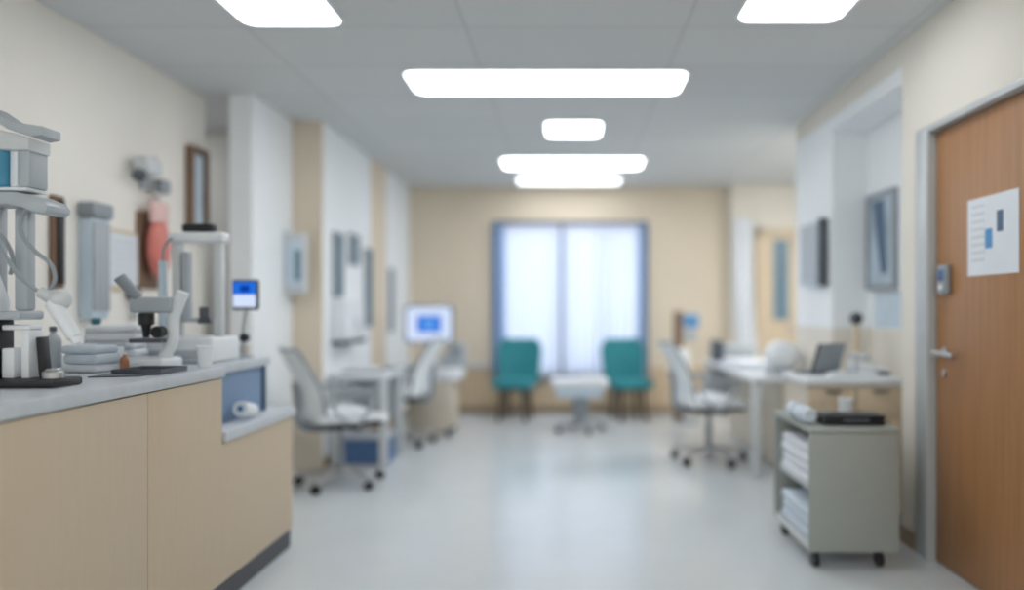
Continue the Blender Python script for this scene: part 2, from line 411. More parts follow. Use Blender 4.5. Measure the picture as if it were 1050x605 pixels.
MB().cyl((-0.029, 0.002, -0.04), (-0.035, 0.002, -0.04), 0.014).build('button', 'white', r)

# ------------------------------------------------------------------ tan inner door at the back right
b = MB(); YB = D - 0.2
d2 = struct(MB().box(2.26, 2.66, YB - 0.03, YB - 0.002, 0.006, 2.1).build('door_2', 'tan_wood', smooth=False))
MB().box(2.18, 2.25, YB - 0.05, YB - 0.001, 0, 2.17).box(2.18, 2.74, YB - 0.05, YB - 0.001, 2.11, 2.17).box(2.67, 2.74, YB - 0.05, YB - 0.001, 0, 2.11).build('door_frame', 'tan_wood', d2, smooth=False)
MB().box(2.39, 2.55, YB - 0.042, YB - 0.028, 1.12, 2.05).build('vision_panel', 'mirror_blue', d2, label='tall blue glass vision panel', smooth=False)
MB().box(2.375, 2.39, YB - 0.045, YB - 0.03, 1.1, 2.07).box(2.55, 2.565, YB - 0.045, YB - 0.03, 1.1, 2.07).build('panel_frame', 'lightgrey', d2, smooth=False)
MB().cyl((2.61, YB - 0.03, 1.02), (2.61, YB - 0.06, 1.02), 0.025).tube([(2.61, YB - 0.06, 1.02), (2.58, YB - 0.065, 1.02), (2.51, YB - 0.065, 1.02)], 0.01).build('door_handle', 'steel', d2)
curtain('privacy_curtain', 'pale blue-white curtain hanging against the pier beside the tan door', 'curtain', 1.915, 2.13, 0.7, 2.3, YB - 0.06, 0.016, 3, 'linen', flare=0.07)

# ------------------------------------------------------------------ reception counter (left foreground)
CX = -1.455; Y0, YS, YM, YE = 0.9, 2.532, 3.074, 3.856
KZ = 0.1
def cabinet(label, y0, y1, z1, mname='counter_wood'):
    t = thing('counter_cabinet', label, 'cabinet', (CX, (y0 + y1) / 2, 0), group='reception counter cabinets')
    L = (y1 - y0) / 2
    MB().box(-0.9, -0.024, -L + 0.001, L - 0.001, KZ, z1).build('body', mname, t, smooth=False)
    MB().box(-0.022, 0, -L + 0.0015, L - 0.0015, KZ, z1 - 0.003, 0.003).build('front_panel', mname, t)
    MB().box(-0.9, -0.012, -L + 0.001, L - 0.001, 0, KZ - 0.001).build('toe_kick', 'kick', t, label='dark toe kick', smooth=False)
    return t
cabinet('long beige counter cabinet under the medical device with hoses', Y0, YS, 0.963)
t = thing('counter_cabinet', 'stepped beige counter cabinet at the aisle end, dropping to the low worktop', 'cabinet', (CX, YM, 0), group='reception counter cabinets')
ya, yb = YS - YM, YE - YM
MB().prism([(ya + 0.001, KZ), (yb - 0.001, KZ), (yb - 0.001, 0.688), (0, 0.688), (0, 0.963), (ya + 0.001, 0.963)], -0.9, -0.024, 'x').build('body', 'counter_wood', t, smooth=False)
MB().prism([(ya + 0.0015, KZ), (yb - 0.001, KZ), (yb - 0.001, 0.686), (0, 0.686), (0, 0.96), (ya + 0.0015, 0.96)], -0.022, 0, 'x', bev=0.003).build('front_panel', 'counter_wood', t)
MB().box(-0.9, -0.012, ya + 0.001, yb - 0.001, 0, KZ - 0.001).build('toe_kick', 'kick', t, label='dark toe kick', smooth=False)
ct = MB(); ct.prism([(CX + 0.012, Y0), (CX + 0.012, YM + 0.004), (-1.53, YM + 0.004), (-1.53, 3.75), (XL + 0.002, 3.75), (XL + 0.002, Y0)], 0.965, 1.01, 'z', bev=0.006)
tag(ct.build('countertop', 'slab'), 'long grey-blue raised countertop of the reception counter carrying the equipment', 'countertop')
tag(MB().prism([(CX + 0.014, YM + 0.006), (CX + 0.014, YE + 0.01), (-2.355, YE + 0.01), (-2.355, YM + 0.006)], 0.69, 0.735, 'z', bev=0.006).build('low_worktop', 'slab_light'), 'pale low worktop at the aisle end of the reception counter', 'worktop')
t = thing('riser_panel', 'blue riser panel between low worktop and raised countertop', 'panel', (-1.56, 3.41, 0.736))
MB().box(-0.02, 0, -0.33, 0.31, 0, 0.228).build('panel', 'blue_panel', t, smooth=False)
MB().box(-0.03, 0.012, 0.31, 0.335, 0, 0.228).build('edge_post', 'blue_dark', t, label='dark blue end post', smooth=False)
MB().box(0.0, 0.006, -0.328, -0.3, 0, 0.228).build('edge_strip', 'ink_blue', t, label='bright blue edge strip', smooth=False)

# ------------------------------------------------------------------ medical device with hoses (in focus)
t = thing('medical_device', 'white medical device with blue tank, hoses and hanging handpiece on the countertop', 'medical device', (-1.8, 2.3, 1.0105))
def q(px, py): return ((px + 8.0) / 326.0, (391.0 - py) / 326.0)
MB().box(-0.28, 0.235, -0.08, 0.06, 0, 0.026, 0.008).build('base_plate', 'black', t)
MB().box(-0.22, 0.036, -0.05, 0.03, 0.0265, 0.208, 0.006).build('housing', 'black', t, label='black lower housing')
MB().box(0.1, 0.125, -0.03, 0.03, 0.0265, 0.175, 0.004).box(0.04, 0.125, -0.03, 0.03, 0.176, 0.192, 0.004).box(0.04, 0.078, -0.03, 0.03, 0.027, 0.12, 0.004).build('bracket', 'white', t)
rot = Matrix.Rotation(math.radians(-5), 3, 'Y')
MB().box(0.142, 0.162, -0.02, 0.015, 0.027, 0.155, 0.004, rot=rot).build('blade_plate', 'black', t, label='black upright plate')
MB().cyl((0.205, -0.035, 0.0265), (0.205, -0.035, 0.05), 0.03, bev=0.003).cyl((0.205, -0.035, 0.05), (0.205, -0.035, 0.058), 0.022, bev=0.003).build('dial', 'steel', t, label='chrome dial')
MB().box(-0.2, 0.118, -0.06, 0.05, 0.2085, 0.236, 0.008).build('upper_deck', 'lightgrey', t)
MB().lathe([(0, 0.2365), (0.105, 0.2365), (0.104, 0.27), (0.085, 0.33), (0.066, 0.40), (0.055, 0.45), (0, 0.45)], (-0.065, -0.03, 0)).build('cone', 'white', t)
MB().box(-0.12, 0.0, 0.02, 0.05, 0.2365, 0.565, 0.006).box(0.055, 0.098, 0.0, 0.04, 0.2365, 0.56, 0.008).build('column', 'lightgrey', t)
MB().prism([(-0.26, 0.565), (0.08, 0.562), (0.13, 0.55), (0.16, 0.536), (0.19, 0.534), (0.203, 0.545), (0.203, 0.56), (0.19, 0.575), (0.15, 0.592), (0.1, 0.602), (-0.26, 0.606)], -0.06, 0.05, 'y', bev=0.008).build('tray_arm', 'lightgrey', t)
MB().box(-0.24, 0.132, -0.05, 0.045, 0.6065, 0.618, 0.004).build('tray_rim', 'white', t)
MB().cyl((-0.025, -0.02, 0.6185), (-0.025, -0.02, 0.7325), 0.092, seg=36, bev=0.006).build('tank', 'tank_blue', t, label='blue water tank')
MB().box(0.072, 0.098, -0.04, 0.04, 0.6185, 0.7325, 0.006).build('guard', 'white', t)
MB().box(0.1, 0.136, -0.045, 0.04, 0.6185, 0.7325, 0.006).build('side_column', 'lightgrey', t)
MB().prism([(-0.26, 0.733), (0.142, 0.73), (0.142, 0.768), (0.1, 0.782), (0.04, 0.795), (-0.03, 0.806), (-0.26, 0.815)], -0.055, 0.045, 'y', bev=0.008).build('top_housing', 'offwhite', t)
MB().prism([(-0.26, 0.95), (-0.1, 0.9), (0.01, 0.868), (0.05, 0.84), (0.09, 0.818), (0.178, 0.805), (0.178, 0.778), (0.145, 0.772), (0.07, 0.797), (0.01, 0.835), (-0.1, 0.86), (-0.26, 0.9)], -0.05, 0.04, 'y', bev=0.006).box(-0.15, -0.08, -0.04, 0.03, 0.8, 0.88).build('visor', 'lightgrey', t)
def hose(pts, name='hose'):
    P = [(q(a, b_)[0] + 0.012, y + 0.075, q(a, b_)[1]) for a, b_, y in pts]
    MB().tube(P, 0.0062, sub=8).build(name, 'grey', t)
hose([(32, 208, -0.11), (29, 220, -0.135), (33, 238, -0.15), (46, 255, -0.15), (58, 266, -0.14), (60, 280, -0.125), (54, 290, -0.115), (49, 294, -0.11)])
hose([(-30, 222, -0.16), (-8, 231, -0.165), (8, 243, -0.165), (19, 262, -0.155), (27, 279, -0.14), (38, 291, -0.125), (48, 298, -0.11)])
hose([(-30, 232, -0.145), (-6, 236, -0.15), (8, 237, -0.15), (15, 246, -0.14), (14, 262, -0.11), (4, 276, -0.08)])
hp = MB().cyl((q(46, 295)[0], -0.035, q(46, 295)[1]), (q(64, 303)[0], -0.035, q(64, 303)[1]), 0.018, 0.026).ball((q(65, 303)[0], -0.035, q(65, 303)[1]), 0.033).build('handpiece', 'offwhite', t)
MB().cyl((q(60, 305)[0], -0.045, q(57, 305)[1]), (q(85, 341)[0], -0.055, q(76, 341)[1]), 0.023, 0.02, bev=0.003).cyl((q(85, 341)[0], -0.055, q(76, 341)[1]), (q(88, 346)[0], -0.057, q(79, 347)[1]), 0.017, 0.012).build('barrel', 'white', hp)
s = MB().prism([(-0.09, -0.11), (0.07, -0.07), (0.06, 0.11), (-0.1, 0.08)], 0, 0.004, 'z').build('paper_sheet', 'darkgrey'); s.location = (-1.6, 2.68, 1.0105)
tag(s, 'thin dark sheet lying on the countertop beside the medical device', 'sheet')

# ------------------------------------------------------------------ equipment further along the counter
CT = 1.0105
# microscope
t = thing('microscope', 'white microscope with black eyepiece and slanted arm on the countertop', 'microscope', (-1.70, 2.98, CT))
MB().box(-0.1, 0.09, -0.08, 0.08, 0, 0.045, 0.015, 3).build('base', 'white', t)
MB().tube([(0.05, 0, 0.04), (0.085, 0, 0.11), (0.09, 0, 0.2), (0.13, 0, 0.31)], 0.024).build('arm', 'white', t)
MB().box(-0.06, 0.07, -0.055, 0.055, 0.105, 0.122, 0.003).build('stage', 'darkgrey', t)
MB().cyl((-0.02, 0, 0.125), (-0.02, 0, 0.175), 0.012, 0.02).cyl((-0.02, 0, 0.175), (-0.02, 0, 0.225), 0.03, bev=0.004).build('lens', 'black', t, label='black objective lens')
MB().box(-0.07, 0.1, -0.04, 0.04, 0.2255, 0.29, 0.012).build('head', 'lightgrey', t)
MB().cyl((-0.04, -0.02, 0.285), (-0.1, -0.05, 0.37), 0.02, 0.024).build('eyepiece', 'grey', t)
MB().cyl((0.06, -0.03, 0.15), (0.06, -0.075, 0.15), 0.024, bev=0.004).build('focus_knob', 'black', t)
# analyser with open gantry
t = thing('analyser', 'white bench analyser with an open upright frame and black top unit', 'analyser', (-1.70, 3.37, CT))
MB().box(-0.17, 0.13, -0.14, 0.13, 0, 0.115, 0.015, 3).build('base_unit', 'white', t)
MB().box(-0.15, 0.11, -0.148, -0.139, 0.02, 0.06, 0.003).build('front_drawer', 'lightgrey', t)
for sx in (-0.085, 0.105):
    MB().box(sx - 0.018, sx + 0.018, -0.05, 0.0, 0.1155, 0.545, 0.006).build('upright', 'offwhite', t)
MB().box(-0.118, 0.135, -0.06, 0.01, 0.5455, 0.59, 0.01).build('crossbar', 'white', t)
MB().box(-0.06, 0.085, -0.05, 0.005, 0.5905, 0.63, 0.012).build('top_unit', 'black', t, label='black top unit')
MB().box(-0.06, 0.08, -0.04, 0.0, 0.18, 0.2, 0.004).box(-0.06, -0.03, -0.04, -0.01, 0.2, 0.5).build('carriage', 'lightgrey', t)
MB().cyl((0.05, -0.06, 0.2), (0.05, -0.06, 0.25), 0.02, bev=0.004).box(0.03, 0.07, -0.075, -0.02, 0.175, 0.2).build('sample_cup', 'darkgrey', t)
MB().box(-0.16, -0.135, -0.06, -0.02, 0.1155, 0.46, 0.006).build('reagent_rail', 'pale_blue', t)
MB().tube([(-0.148, -0.04, 0.45), (-0.13, -0.06, 0.52), (-0.09, -0.07, 0.56)], 0.006).build('tubing', 'grey', t)
# small blue monitor
t = thing('small_monitor', 'small tilted blue-screen monitor on a slim stand at the countertop end', 'monitor', (-1.6, 3.6, CT))
MB().lathe([(0, 0), (0.05, 0), (0.05, 0.008), (0.012, 0.018), (0, 0.018)]).build('foot', 'lightgrey', t)
MB().tube([(0, 0, 0.015), (0.0, 0, 0.14), (0.015, 0, 0.24)], 0.008).build('stem', 'lightgrey', t)
s_ = MB().box(-0.045, 0.085, -0.035, -0.005, 0.235, 0.385, 0.012, 3).build('housing', 'darkgrey', t)
MB().box(-0.035, 0.075, -0.0375, -0.0345, 0.25, 0.31).build('screen', 'screen_pale', s_, smooth=False)
MB().box(-0.035, 0.075, -0.0375, -0.0345, 0.31, 0.373).build('screen_header', 'screen_blue', s_, label='blue upper half of the screen', smooth=False)
MB().box(0.0, 0.045, -0.039, -0.0375, 0.325, 0.355).build('screen_mark', 'screen_navy', s_, smooth=False)
MB().cyl((0.015, -0.008, 0.1), (0.015, -0.04, 0.1), 0.022, bev=0.004).build('knob', 'black', t, label='round black knob')
# bottles, towels, boxes
def bottle(name, label, m, x, y, r, h, capm, cat='bottle'):
    t = thing(name, label, cat, (x, y, CT))
    MB().lathe([(0, 0), (r * .95, 0), (r, r * .1), (r, h * .62), (r * .8, h * .74), (r * .36, h * .82), (r * .36, h * .88), (0, h * .88)]).build('body', m, t)
    MB().cyl((0, 0, h * .881), (0, 0, h), r * .45, bev=0.002).build('cap', capm, t)
bottle('bottle', 'dark teal bottle standing against the left wall behind the towels', 'teal_dark', -2.1, 3.25, 0.045, 0.2, 'teal_dark')
bottle('bottle', 'small amber bottle at the corner of the dark mat', 'amber', -1.7, 2.8, 0.016, 0.075, 'white')
bottle('bottle', 'white pump bottle between the teal bottle and the folded towels', 'lightgrey', -2.1, 2.98, 0.03, 0.17, 'darkgrey')
def towels(label, x, y, w, dp, n, m, rz, group='towels on the counter'):
    t = thing('folded_towel_stack', label, 'towels', (x, y, CT), rz, group)
    z = 0
    for k in range(n):
        hh = 0.032 + 0.006 * (k % 2); j = 0.006 * math.sin(k * 2.1)
        MB().box(-w / 2 + j, w / 2 + j, -dp / 2, dp / 2, z, z + hh, 0.014, 3).build('towel', m if k % 3 else 'linen', t); z += hh + 0.0005
towels('stack of white folded towels beneath the teal bottle and white notice', -1.93, 3.12, 0.2, 0.15, 5, 'linen', 0.2)
towels('low bluish folded towels between the medical device and the white towel stack', -1.84, 2.82, 0.15, 0.13, 3, 'linen_blue', -0.15)
t = thing('instrument_mat', 'long dark grey instrument tray in front of the white analyser', 'tray', (-1.60, 2.92, CT))
MB().box(-0.09, 0.09, -0.07, 0.12, 0, 0.006, 0.002).build('mat', 'darkgrey', t)
MB().box(-0.09, -0.084, -0.07, 0.12, 0.0062, 0.02).box(0.084, 0.09, -0.07, 0.12, 0.0062, 0.02).box(-0.084, 0.084, -0.07, -0.064, 0.0062, 0.02).box(-0.084, 0.084, 0.114, 0.12, 0.0062, 0.02).build('rim', 'darkgrey', t)
t.location = (-1.58, 2.74, CT)
def carton(label, x, y, w, dp, h, m, lid):
    t = thing('carton', label, 'box', (x, y, CT), 0.1)
    MB().box(-w / 2, w / 2, -dp / 2, dp / 2, 0, h, 0.004).build('body', m, t)
    MB().box(-w / 2 - .003, w / 2 + .003, -dp / 2 - .003, dp / 2 + .003, h + .0005, h + .014, 0.003).build('lid', lid, t)
carton('small white carton beside the microscope base on the wall side', -1.87, 2.99, 0.07, 0.07, 0.09, 'white', 'lightgrey')
carton('beige carton at the countertop end under the small blue monitor', -1.66, 3.70, 0.08, 0.06, 0.06, 'cart_tan', 'white')
def cup(label, x, y):
    t = thing('cup', label, 'cup', (x, y, CT))
    MB().lathe([(0, 0), (0.026, 0), (0.034, 0.085), (0.031, 0.085), (0.024, 0.006), (0, 0.006)]).build('cup_wall', 'white', t)
    MB().tube([(0.0345 * math.cos(a), 0.0345 * math.sin(a), 0.085) for a in [k * PI / 4 for k in range(8)]], 0.003, 8, 3, True).build('rim', 'white', t)
cup('white paper cup in front of the analyser base on the aisle side', -1.505, 3.03)
cup('white paper cup behind the microscope near the wall', -2.02, 3.45)
# roll on the low worktop
t = thing('paper_roll', 'white paper roll with a blue core on the low worktop', 'paper roll', (-1.50, 3.4, 0.7355))
cc = (0, 0, 0.048)
MB().lathe([(0.014, -0.06), (0.035, -0.06), (0.035, 0.06), (0.014, 0.06), (0.014, -0.06)], cc, Matrix.Rotation(math.radians(78), 3, 'X')).build('roll', 'white', t)
MB().lathe([(0.008, -0.061), (0.0138, -0.061), (0.0138, 0.061), (0.008, 0.061), (0.008, -0.061)], cc, Matrix.Rotation(math.radians(78), 3, 'X')).build('core', 'ink_blue', t)

# ------------------------------------------------------------------ things on the left wall
def wall_thing(name, label, cat, y, z): return thing(name, label, cat, (XL, y, z))
t = wall_thing('wall_rail', 'dark upright rail on the left wall behind the medical device', 'rail', 3.55, 1.35)
MB().box(0.0, 0.03, -0.035, 0.035, 0, 0.45, 0.004).build('rail_bar', 'brown', t)
MB().box(0.031, 0.045, -0.02, 0.02, 0.02, 0.43, 0.004).build('channel', 'black', t)
t = wall_thing('wall_mounted_dispenser', 'tall pale blue dispenser with a grey top on the left wall', 'dispenser', 3.8, 1.2)
MB().box(0.0, 0.07, -0.075, 0.075, 0, 0.52, 0.012).build('body', 'pale_blue', t)
MB().box(0.0, 0.09, -0.085, 0.085, 0.5205, 0.6, 0.014).build('top_cover', 'grey', t, label='grey top cover')
for k in range(3): MB().box(0.0705, 0.082, -0.065 + k * 0.045, -0.025 + k * 0.045, 0.04, 0.5, 0.003).build('slot_strip', 'lightgrey', t)
t = wall_thing('wall_notice', 'white notice sheet on a brown backing board on the left wall', 'notice', 4.1, 1.38)
MB().box(0.0, 0.012, -0.17, 0.15, -0.03, 0.31).build('backing_board', 'tan_wood', t, smooth=False)
MB().box(0.0, 0.02, -0.21, -0.171, -0.03, 0.31, 0.003).build('edge_strip', 'brown', t)
MB().box(0.0122, 0.015, -0.13, 0.14, 0.0, 0.29).build('sheet', 'paper', t, smooth=False)
MB().box(0.0151, 0.0165, -0.1, 0.11, 0.03, 0.26).build('printed_lines', 'lines', t, smooth=False)
t = wall_thing('wall_mounted_gauge', 'small black round gauge on the left wall below the white notice', 'gauge', 4.16, 1.34)
MB().cyl((0.0, 0, 0), (0.05, 0, 0), 0.04, bev=0.006).build('dial', 'black', t)
MB().cyl((0.03, 0, -0.04), (0.03, 0, -0.13), 0.012).cyl((0.03, 0, -0.13), (0.03, 0, -0.15), 0.02).build('tube', 'lightgrey', t)
t = wall_thing('examination_lamp', 'grey jointed lamp head high on the left wall above the red bag', 'lamp', 4.3, 2.0)
MB().box(0.0, 0.03, -0.05, 0.05, -0.05, 0.1, 0.008).build('wall_plate', 'lightgrey', t)
MB().tube([(0.03, 0, 0.05), (0.08, -0.02, 0.11), (0.1, -0.06, 0.12)], 0.016).build('arm', 'lightgrey', t)
MB().box(0.03, 0.13, -0.17, -0.02, 0.02, 0.12, 0.02, 3).build('lamp_head', 'offwhite', t)
MB().cyl((0.08, -0.16, 0.02), (0.08, -0.19, -0.01), 0.035, bev=0.004).build('lens', 'darkgrey', t, label='dark round lens')
MB().box(0.04, 0.1, 0.03, 0.12, -0.06, 0.02, 0.012).build('counterweight', 'grey', t)
t = wall_thing('infusion_bag', 'red fluid bag hanging from a bracket on the left wall', 'fluid bag', 4.34, 1.4)
MB().box(0.0, 0.018, -0.12, 0.12, -0.03, 0.42, 0.003).build('backboard', 'brown', t)
MB().tube([(0.018, 0, 0.49), (0.05, 0, 0.515), (0.075, 0, 0.5)], 0.007).build('hanger', 'steel', t)
MB().ball((0.07, 0, 0.21), 0.1, 0.45, 1.05, 1.8).build('bag', 'red', t)
MB().box(0.05, 0.09, -0.085, 0.085, 0.35, 0.49, 0.02, 3).build('bag_top', 'pale_red', t, label='pale empty top of the bag')
MB().tube([(0.07, 0, 0.035), (0.07, 0.01, -0.06), (0.09, 0.03, -0.18), (0.06, 0.0, -0.25)], 0.006).build('drip_tube', 'pale_red', t)
t = wall_thing('framed_mirror', 'narrow dark-framed mirror at the far end of the left wall', 'mirror', 4.88, 1.72)
MB().box(0.0, 0.05, -0.115, -0.08, 0, 0.6, 0.004).box(0.0, 0.05, 0.08, 0.115, 0, 0.6, 0.004).box(0.0, 0.05, -0.08, 0.08, 0.56, 0.6).box(0.0, 0.05, -0.08, 0.08, 0, 0.04).build('frame', 'brown', t)
MB().box(0.0, 0.025, -0.079, 0.079, 0.041, 0.559).build('mirror_glass', 'pale_blue', t, smooth=False)

# leaflet holder on the white stub wall, panels on the far left wall
t = thing('leaflet_holder', 'pale leaflet holder projecting from the white wall end beside the tan corner', 'leaflet holder', (-2.13, 5.52, 1.36))
MB().box(0.0, 0.15, -0.06, 0.06, 0, 0.46, 0.006).build('case', 'offwhite', t)
MB().box(0.02, 0.135, -0.066, -0.0605, 0.06, 0.4, 0.002).build('leaflet', 'pale_blue', t, smooth=False)
MB().box(0.085, 0.135, -0.069, -0.0665, 0.1, 0.33).build('leaflet_band', 'mirror_blue', t, label='teal band on the leaflet', smooth=False)
XF = -1.9
def slim_panel(label, y0, y1, z0, z1, th=0.03):
    t = thing('slim_panel', label, 'wall panel', (XF, (y0 + y1) / 2, z0), group='slim glass panels on the far left wall')
    L = (y1 - y0) / 2; hh = z1 - z0
    MB().box(0.0, th, -L, -L + 0.015, 0, hh).box(0.0, th, L - 0.015, L, 0, hh).box(0.0, th, -L + .015, L - .015, hh - 0.015, hh).box(0.0, th, -L + .015, L - .015, 0, 0.015).build('frame', 'grey', t, smooth=False)
    MB().box(0.0, th - 0.008, -L + .0155, L - .0155, 0.0155, hh - 0.0155).build('panel_glass', 'mirror_blue', t, smooth=False)
slim_panel('blue-grey glass panel right above the white wall box on the far left wall', 5.87, 6.10, 1.345, 1.87)
slim_panel('small short blue-grey glass panel, smallest on the far left wall', 6.30, 6.56, 1.63, 1.9)
slim_panel('tall blue-grey glass panel on the far left wall behind the desk', 6.79, 7.0, 1.08, 1.82)
slim_panel('narrow grey glass panel on the far left wall nearest the monitor cart', 7.72, 7.84, 1.0, 1.68)
t = thing('wall_box', 'white wall box with a dark underside above the left desk', 'wall box', (XF, 6.12, 0.96))
MB().box(0.0, 0.12, -0.27, 0.27, 0.035, 0.36, 0.012).build('body', 'white', t)
MB().box(0.0, 0.13, -0.28, 0.28, 0, 0.0345, 0.006).build('bottom_tray', 'darkgrey', t, label='dark bottom tray')
MB().box(0.1205, 0.124, -0.03, 0.03, 0.12, 0.22).build('front_label', 'ink_grey', t, smooth=False)

# ------------------------------------------------------------------ office chairs
def make_office_chair(label, loc, rz):
    t = thing('office_chair', label, 'office chair', loc, rz, 'office chairs on castors')
    for k in range(5):
        a = math.radians(90 + 72 * k); ca, sa = math.cos(a), math.sin(a)
        R = Matrix.Rotation(a, 3, 'Z')
        m_ = MB(); secs = []
        for (rr, w_, zb, zt) in ((0.03, 0.028, 0.085, 0.135), (0.16, 0.024, 0.082, 0.118), (0.30, 0.018, 0.07, 0.092)):
            secs.append([m_.bm.verts.new(R @ Vector(p)) for p in ((rr, -w_, zb), (rr, w_, zb), (rr, w_ * .7, zt), (rr, -w_ * .7, zt))])
        for A, B in zip(secs, secs[1:]):
            for i in range(4): m_.bm.faces.new((A[i], A[(i + 1) % 4], B[(i + 1) % 4], B[i]))
        m_.bm.faces.new(secs[0]); m_.bm.faces.new(secs[-1][::-1])
        leg = m_.build('base_leg', 'steel', t)
        cs = MB(); c = R @ Vector((0.295, 0, 0.031)); sd = R @ Vector((0, 1, 0))
        cs.cyl(c - sd * 0.026, c - sd * 0.006, 0.03, bev=0.004); cs.cyl(c + sd * 0.006, c + sd * 0.026, 0.03, bev=0.004)
        cs.cyl(c, c + Vector((0, 0, 0.045)), 0.009); cs.cyl(c - sd * 0.008, c + sd * 0.008, 0.012)
        cs.build('castor', 'black', leg)
    MB().cyl((0, 0, 0.075), (0, 0, 0.15), 0.042, 0.036).cyl((0, 0, 0.15), (0, 0, 0.3), 0.026).cyl((0, 0, 0.3), (0, 0, 0.41), 0.016).build('column', 'grey', t)
    MB().box(-0.1, 0.1, -0.13, 0.1, 0.405, 0.435, 0.008).tube([(0.1, 0.03, 0.42), (0.24, 0.05, 0.415)], 0.007).build('mechanism', 'black', t)
    MB().box(-0.235, 0.235, -0.22, 0.23, 0.436, 0.455, 0.008).build('seat_pan', 'black', t, label='black seat underside')
    def seat(u, v):
        x = -0.25 + 0.5 * u; y = -0.23 + 0.49 * v
        z = 0.492 - 0.03 * max(0, (v - .75) / .25) ** 2 + 0.012 * (2 * u - 1) ** 2
        return (x * (1 - 0.1 * (2 * v - 1) ** 4), y, z)
    MB().shell(seat, 14, 12, 0.06).build('seat', 'chair_seat', t)
    def back(u, v):
        hw = 0.225 * (1 - 0.22 * v ** 3) * (0.86 + 0.14 * math.sin(PI * min(1, v * 1.4 + 0.15)))
        x = hw * (2 * u - 1); z = 0.50 + 0.47 * v
        y = -0.235 - 0.17 * v - 0.045 * math.sin(PI * v) * -1 * 0.9 + 0.05 * (2 * u - 1) ** 2
        return (x, y, z)
    bk = MB().shell(back, 14, 14, 0.035).build('backrest', 'chair_shell', t)
    fr = [back(u, v) for u, v in ((0, 0), (0, .25), (0, .5), (0, .75), (0, 1), (.3, 1.0), (.7, 1.0), (1, 1), (1, .75), (1, .5), (1, .25), (1, 0), (.7, 0), (.3, 0))]
    MB().tube(fr, 0.014, 10, 4, True).build('back_rim', 'grey', bk)
    MB().tube([(0, -0.1, 0.42), (0, -0.24, 0.42), (0, -0.3, 0.5), (0, -0.3, 0.62), (0, -0.325, 0.74)], 0.022).build('spine', 'grey', t)
    for sx in (-1, 1):
        ar = MB().tube([(sx * 0.2, 0.02, 0.45), (sx * 0.29, 0.02, 0.47), (sx * 0.30, 0.1, 0.58), (sx * 0.295, 0.09, 0.66), (sx * 0.295, -0.13, 0.66), (sx * 0.30, -0.15, 0.57), (sx * 0.28, -0.06, 0.48), (sx * 0.2, -0.05, 0.45)], 0.014).build('armrest', 'lightgrey', t)
        MB().box(sx * 0.295 - 0.035, sx * 0.295 + 0.035, -0.16, 0.13, 0.672, 0.695, 0.01).build('arm_pad', 'grey', ar)
    return t
ch = make_office_chair('grey-backed office chair just beyond the end of the reception counter', (-1.62, 5.2, 0), math.radians(-52))
copy_thing(ch, (-1.54, 6.74, 0), math.radians(80), 'grey office chair between the left desk and the monitor cart')
copy_thing(ch, (1.15, 6.0, 0), math.radians(-82), 'grey office chair pulled up to the white desk on the right side of the room')

# ------------------------------------------------------------------ left desk and monitor cart
def desk(name, label, x0, x1, y0, y1, z, drawer=None):
    t = thing(name, label, 'desk', ((x0 + x1) / 2, (y0 + y1) / 2, 0))
    hx, hy = (x1 - x0) / 2, (y1 - y0) / 2
    MB().box(-hx, hx, -hy, hy, z - 0.04, z, 0.008).build('desktop', 'white', t)
    for sx in (-1, 1):
        for sy in (-1, 1):
            MB().box(sx * (hx - 0.04) - 0.03, sx * (hx - 0.04) + 0.03, sy * (hy - 0.05) - 0.03, sy * (hy - 0.05) + 0.03, 0, z - 0.0405, 0.006).build('leg', 'offwhite', t)
    MB().box(-hx + 0.08, hx - 0.08, hy - 0.05, hy - 0.035, 0.3, z - 0.041).build('modesty_panel', 'lightgrey', t, smooth=False)
    if drawer:
        p = MB().box(drawer[0], drawer[1], -hy + 0.09, hy - 0.09, 0.03, z - 0.042, 0.006).build('pedestal', 'cart_tan', t)
        for k in range(3):
            MB().box(drawer[0] + 0.01, drawer[1] - 0.01, -hy + 0.074, -hy + 0.089, 0.05 + k * 0.21, 0.245 + k * 0.21, 0.004).build('drawer_front', 'cart_tan', p)
    return t
desk('desk', 'white desk against the far left wall beneath the white wall box', -1.885, -1.42, 5.72, 6.34, 0.74)
towelsL = thing('document_tray', 'dark and white document tray on the left desk', 'tray', (-1.66, 5.95, 0.7405))
MB().box(-0.15, 0.15, -0.11, 0.11, 0, 0.012, 0.004).build('tray_base', 'darkgrey', towelsL)
MB().box(-0.13, 0.13, -0.1, 0.1, 0.0125, 0.03, 0.003).build('papers', 'paper', towelsL)
t = thing('keyboard', 'pale keyboard on the left desk beside the document tray', 'keyboard', (-1.52, 6.2, 0.7405), 0.1)
MB().box(-0.08, 0.08, -0.1, 0.1, 0, 0.015, 0.004).build('case', 'lightgrey', t)
b = MB()
for i in range(5):
    for j in range(8): b.box(-0.065 + i * 0.027, -0.044 + i * 0.027, -0.09 + j * 0.0225, -0.072 + j * 0.0225, 0.0152, 0.02)
b.build('keys', 'grey', t, smooth=False)
t = thing('storage_crate', 'blue plastic crate on the floor under the left desk', 'crate', (-1.63, 6.0, 0))
MB().box(-0.17, 0.17, -0.14, 0.14, 0, 0.02).box(-0.17, -0.158, -0.14, 0.14, 0.0205, 0.2).box(0.158, 0.17, -0.14, 0.14, 0.0205, 0.2).box(-0.157, 0.157, -0.14, -0.128, 0.0205, 0.2).box(-0.157, 0.157, 0.128, 0.14, 0.0205, 0.2).build('tub', 'navy', t)
MB().box(-0.185, 0.185, -0.155, 0.155, 0.2005, 0.222, 0.006).build('lid', 'lightgrey', t)

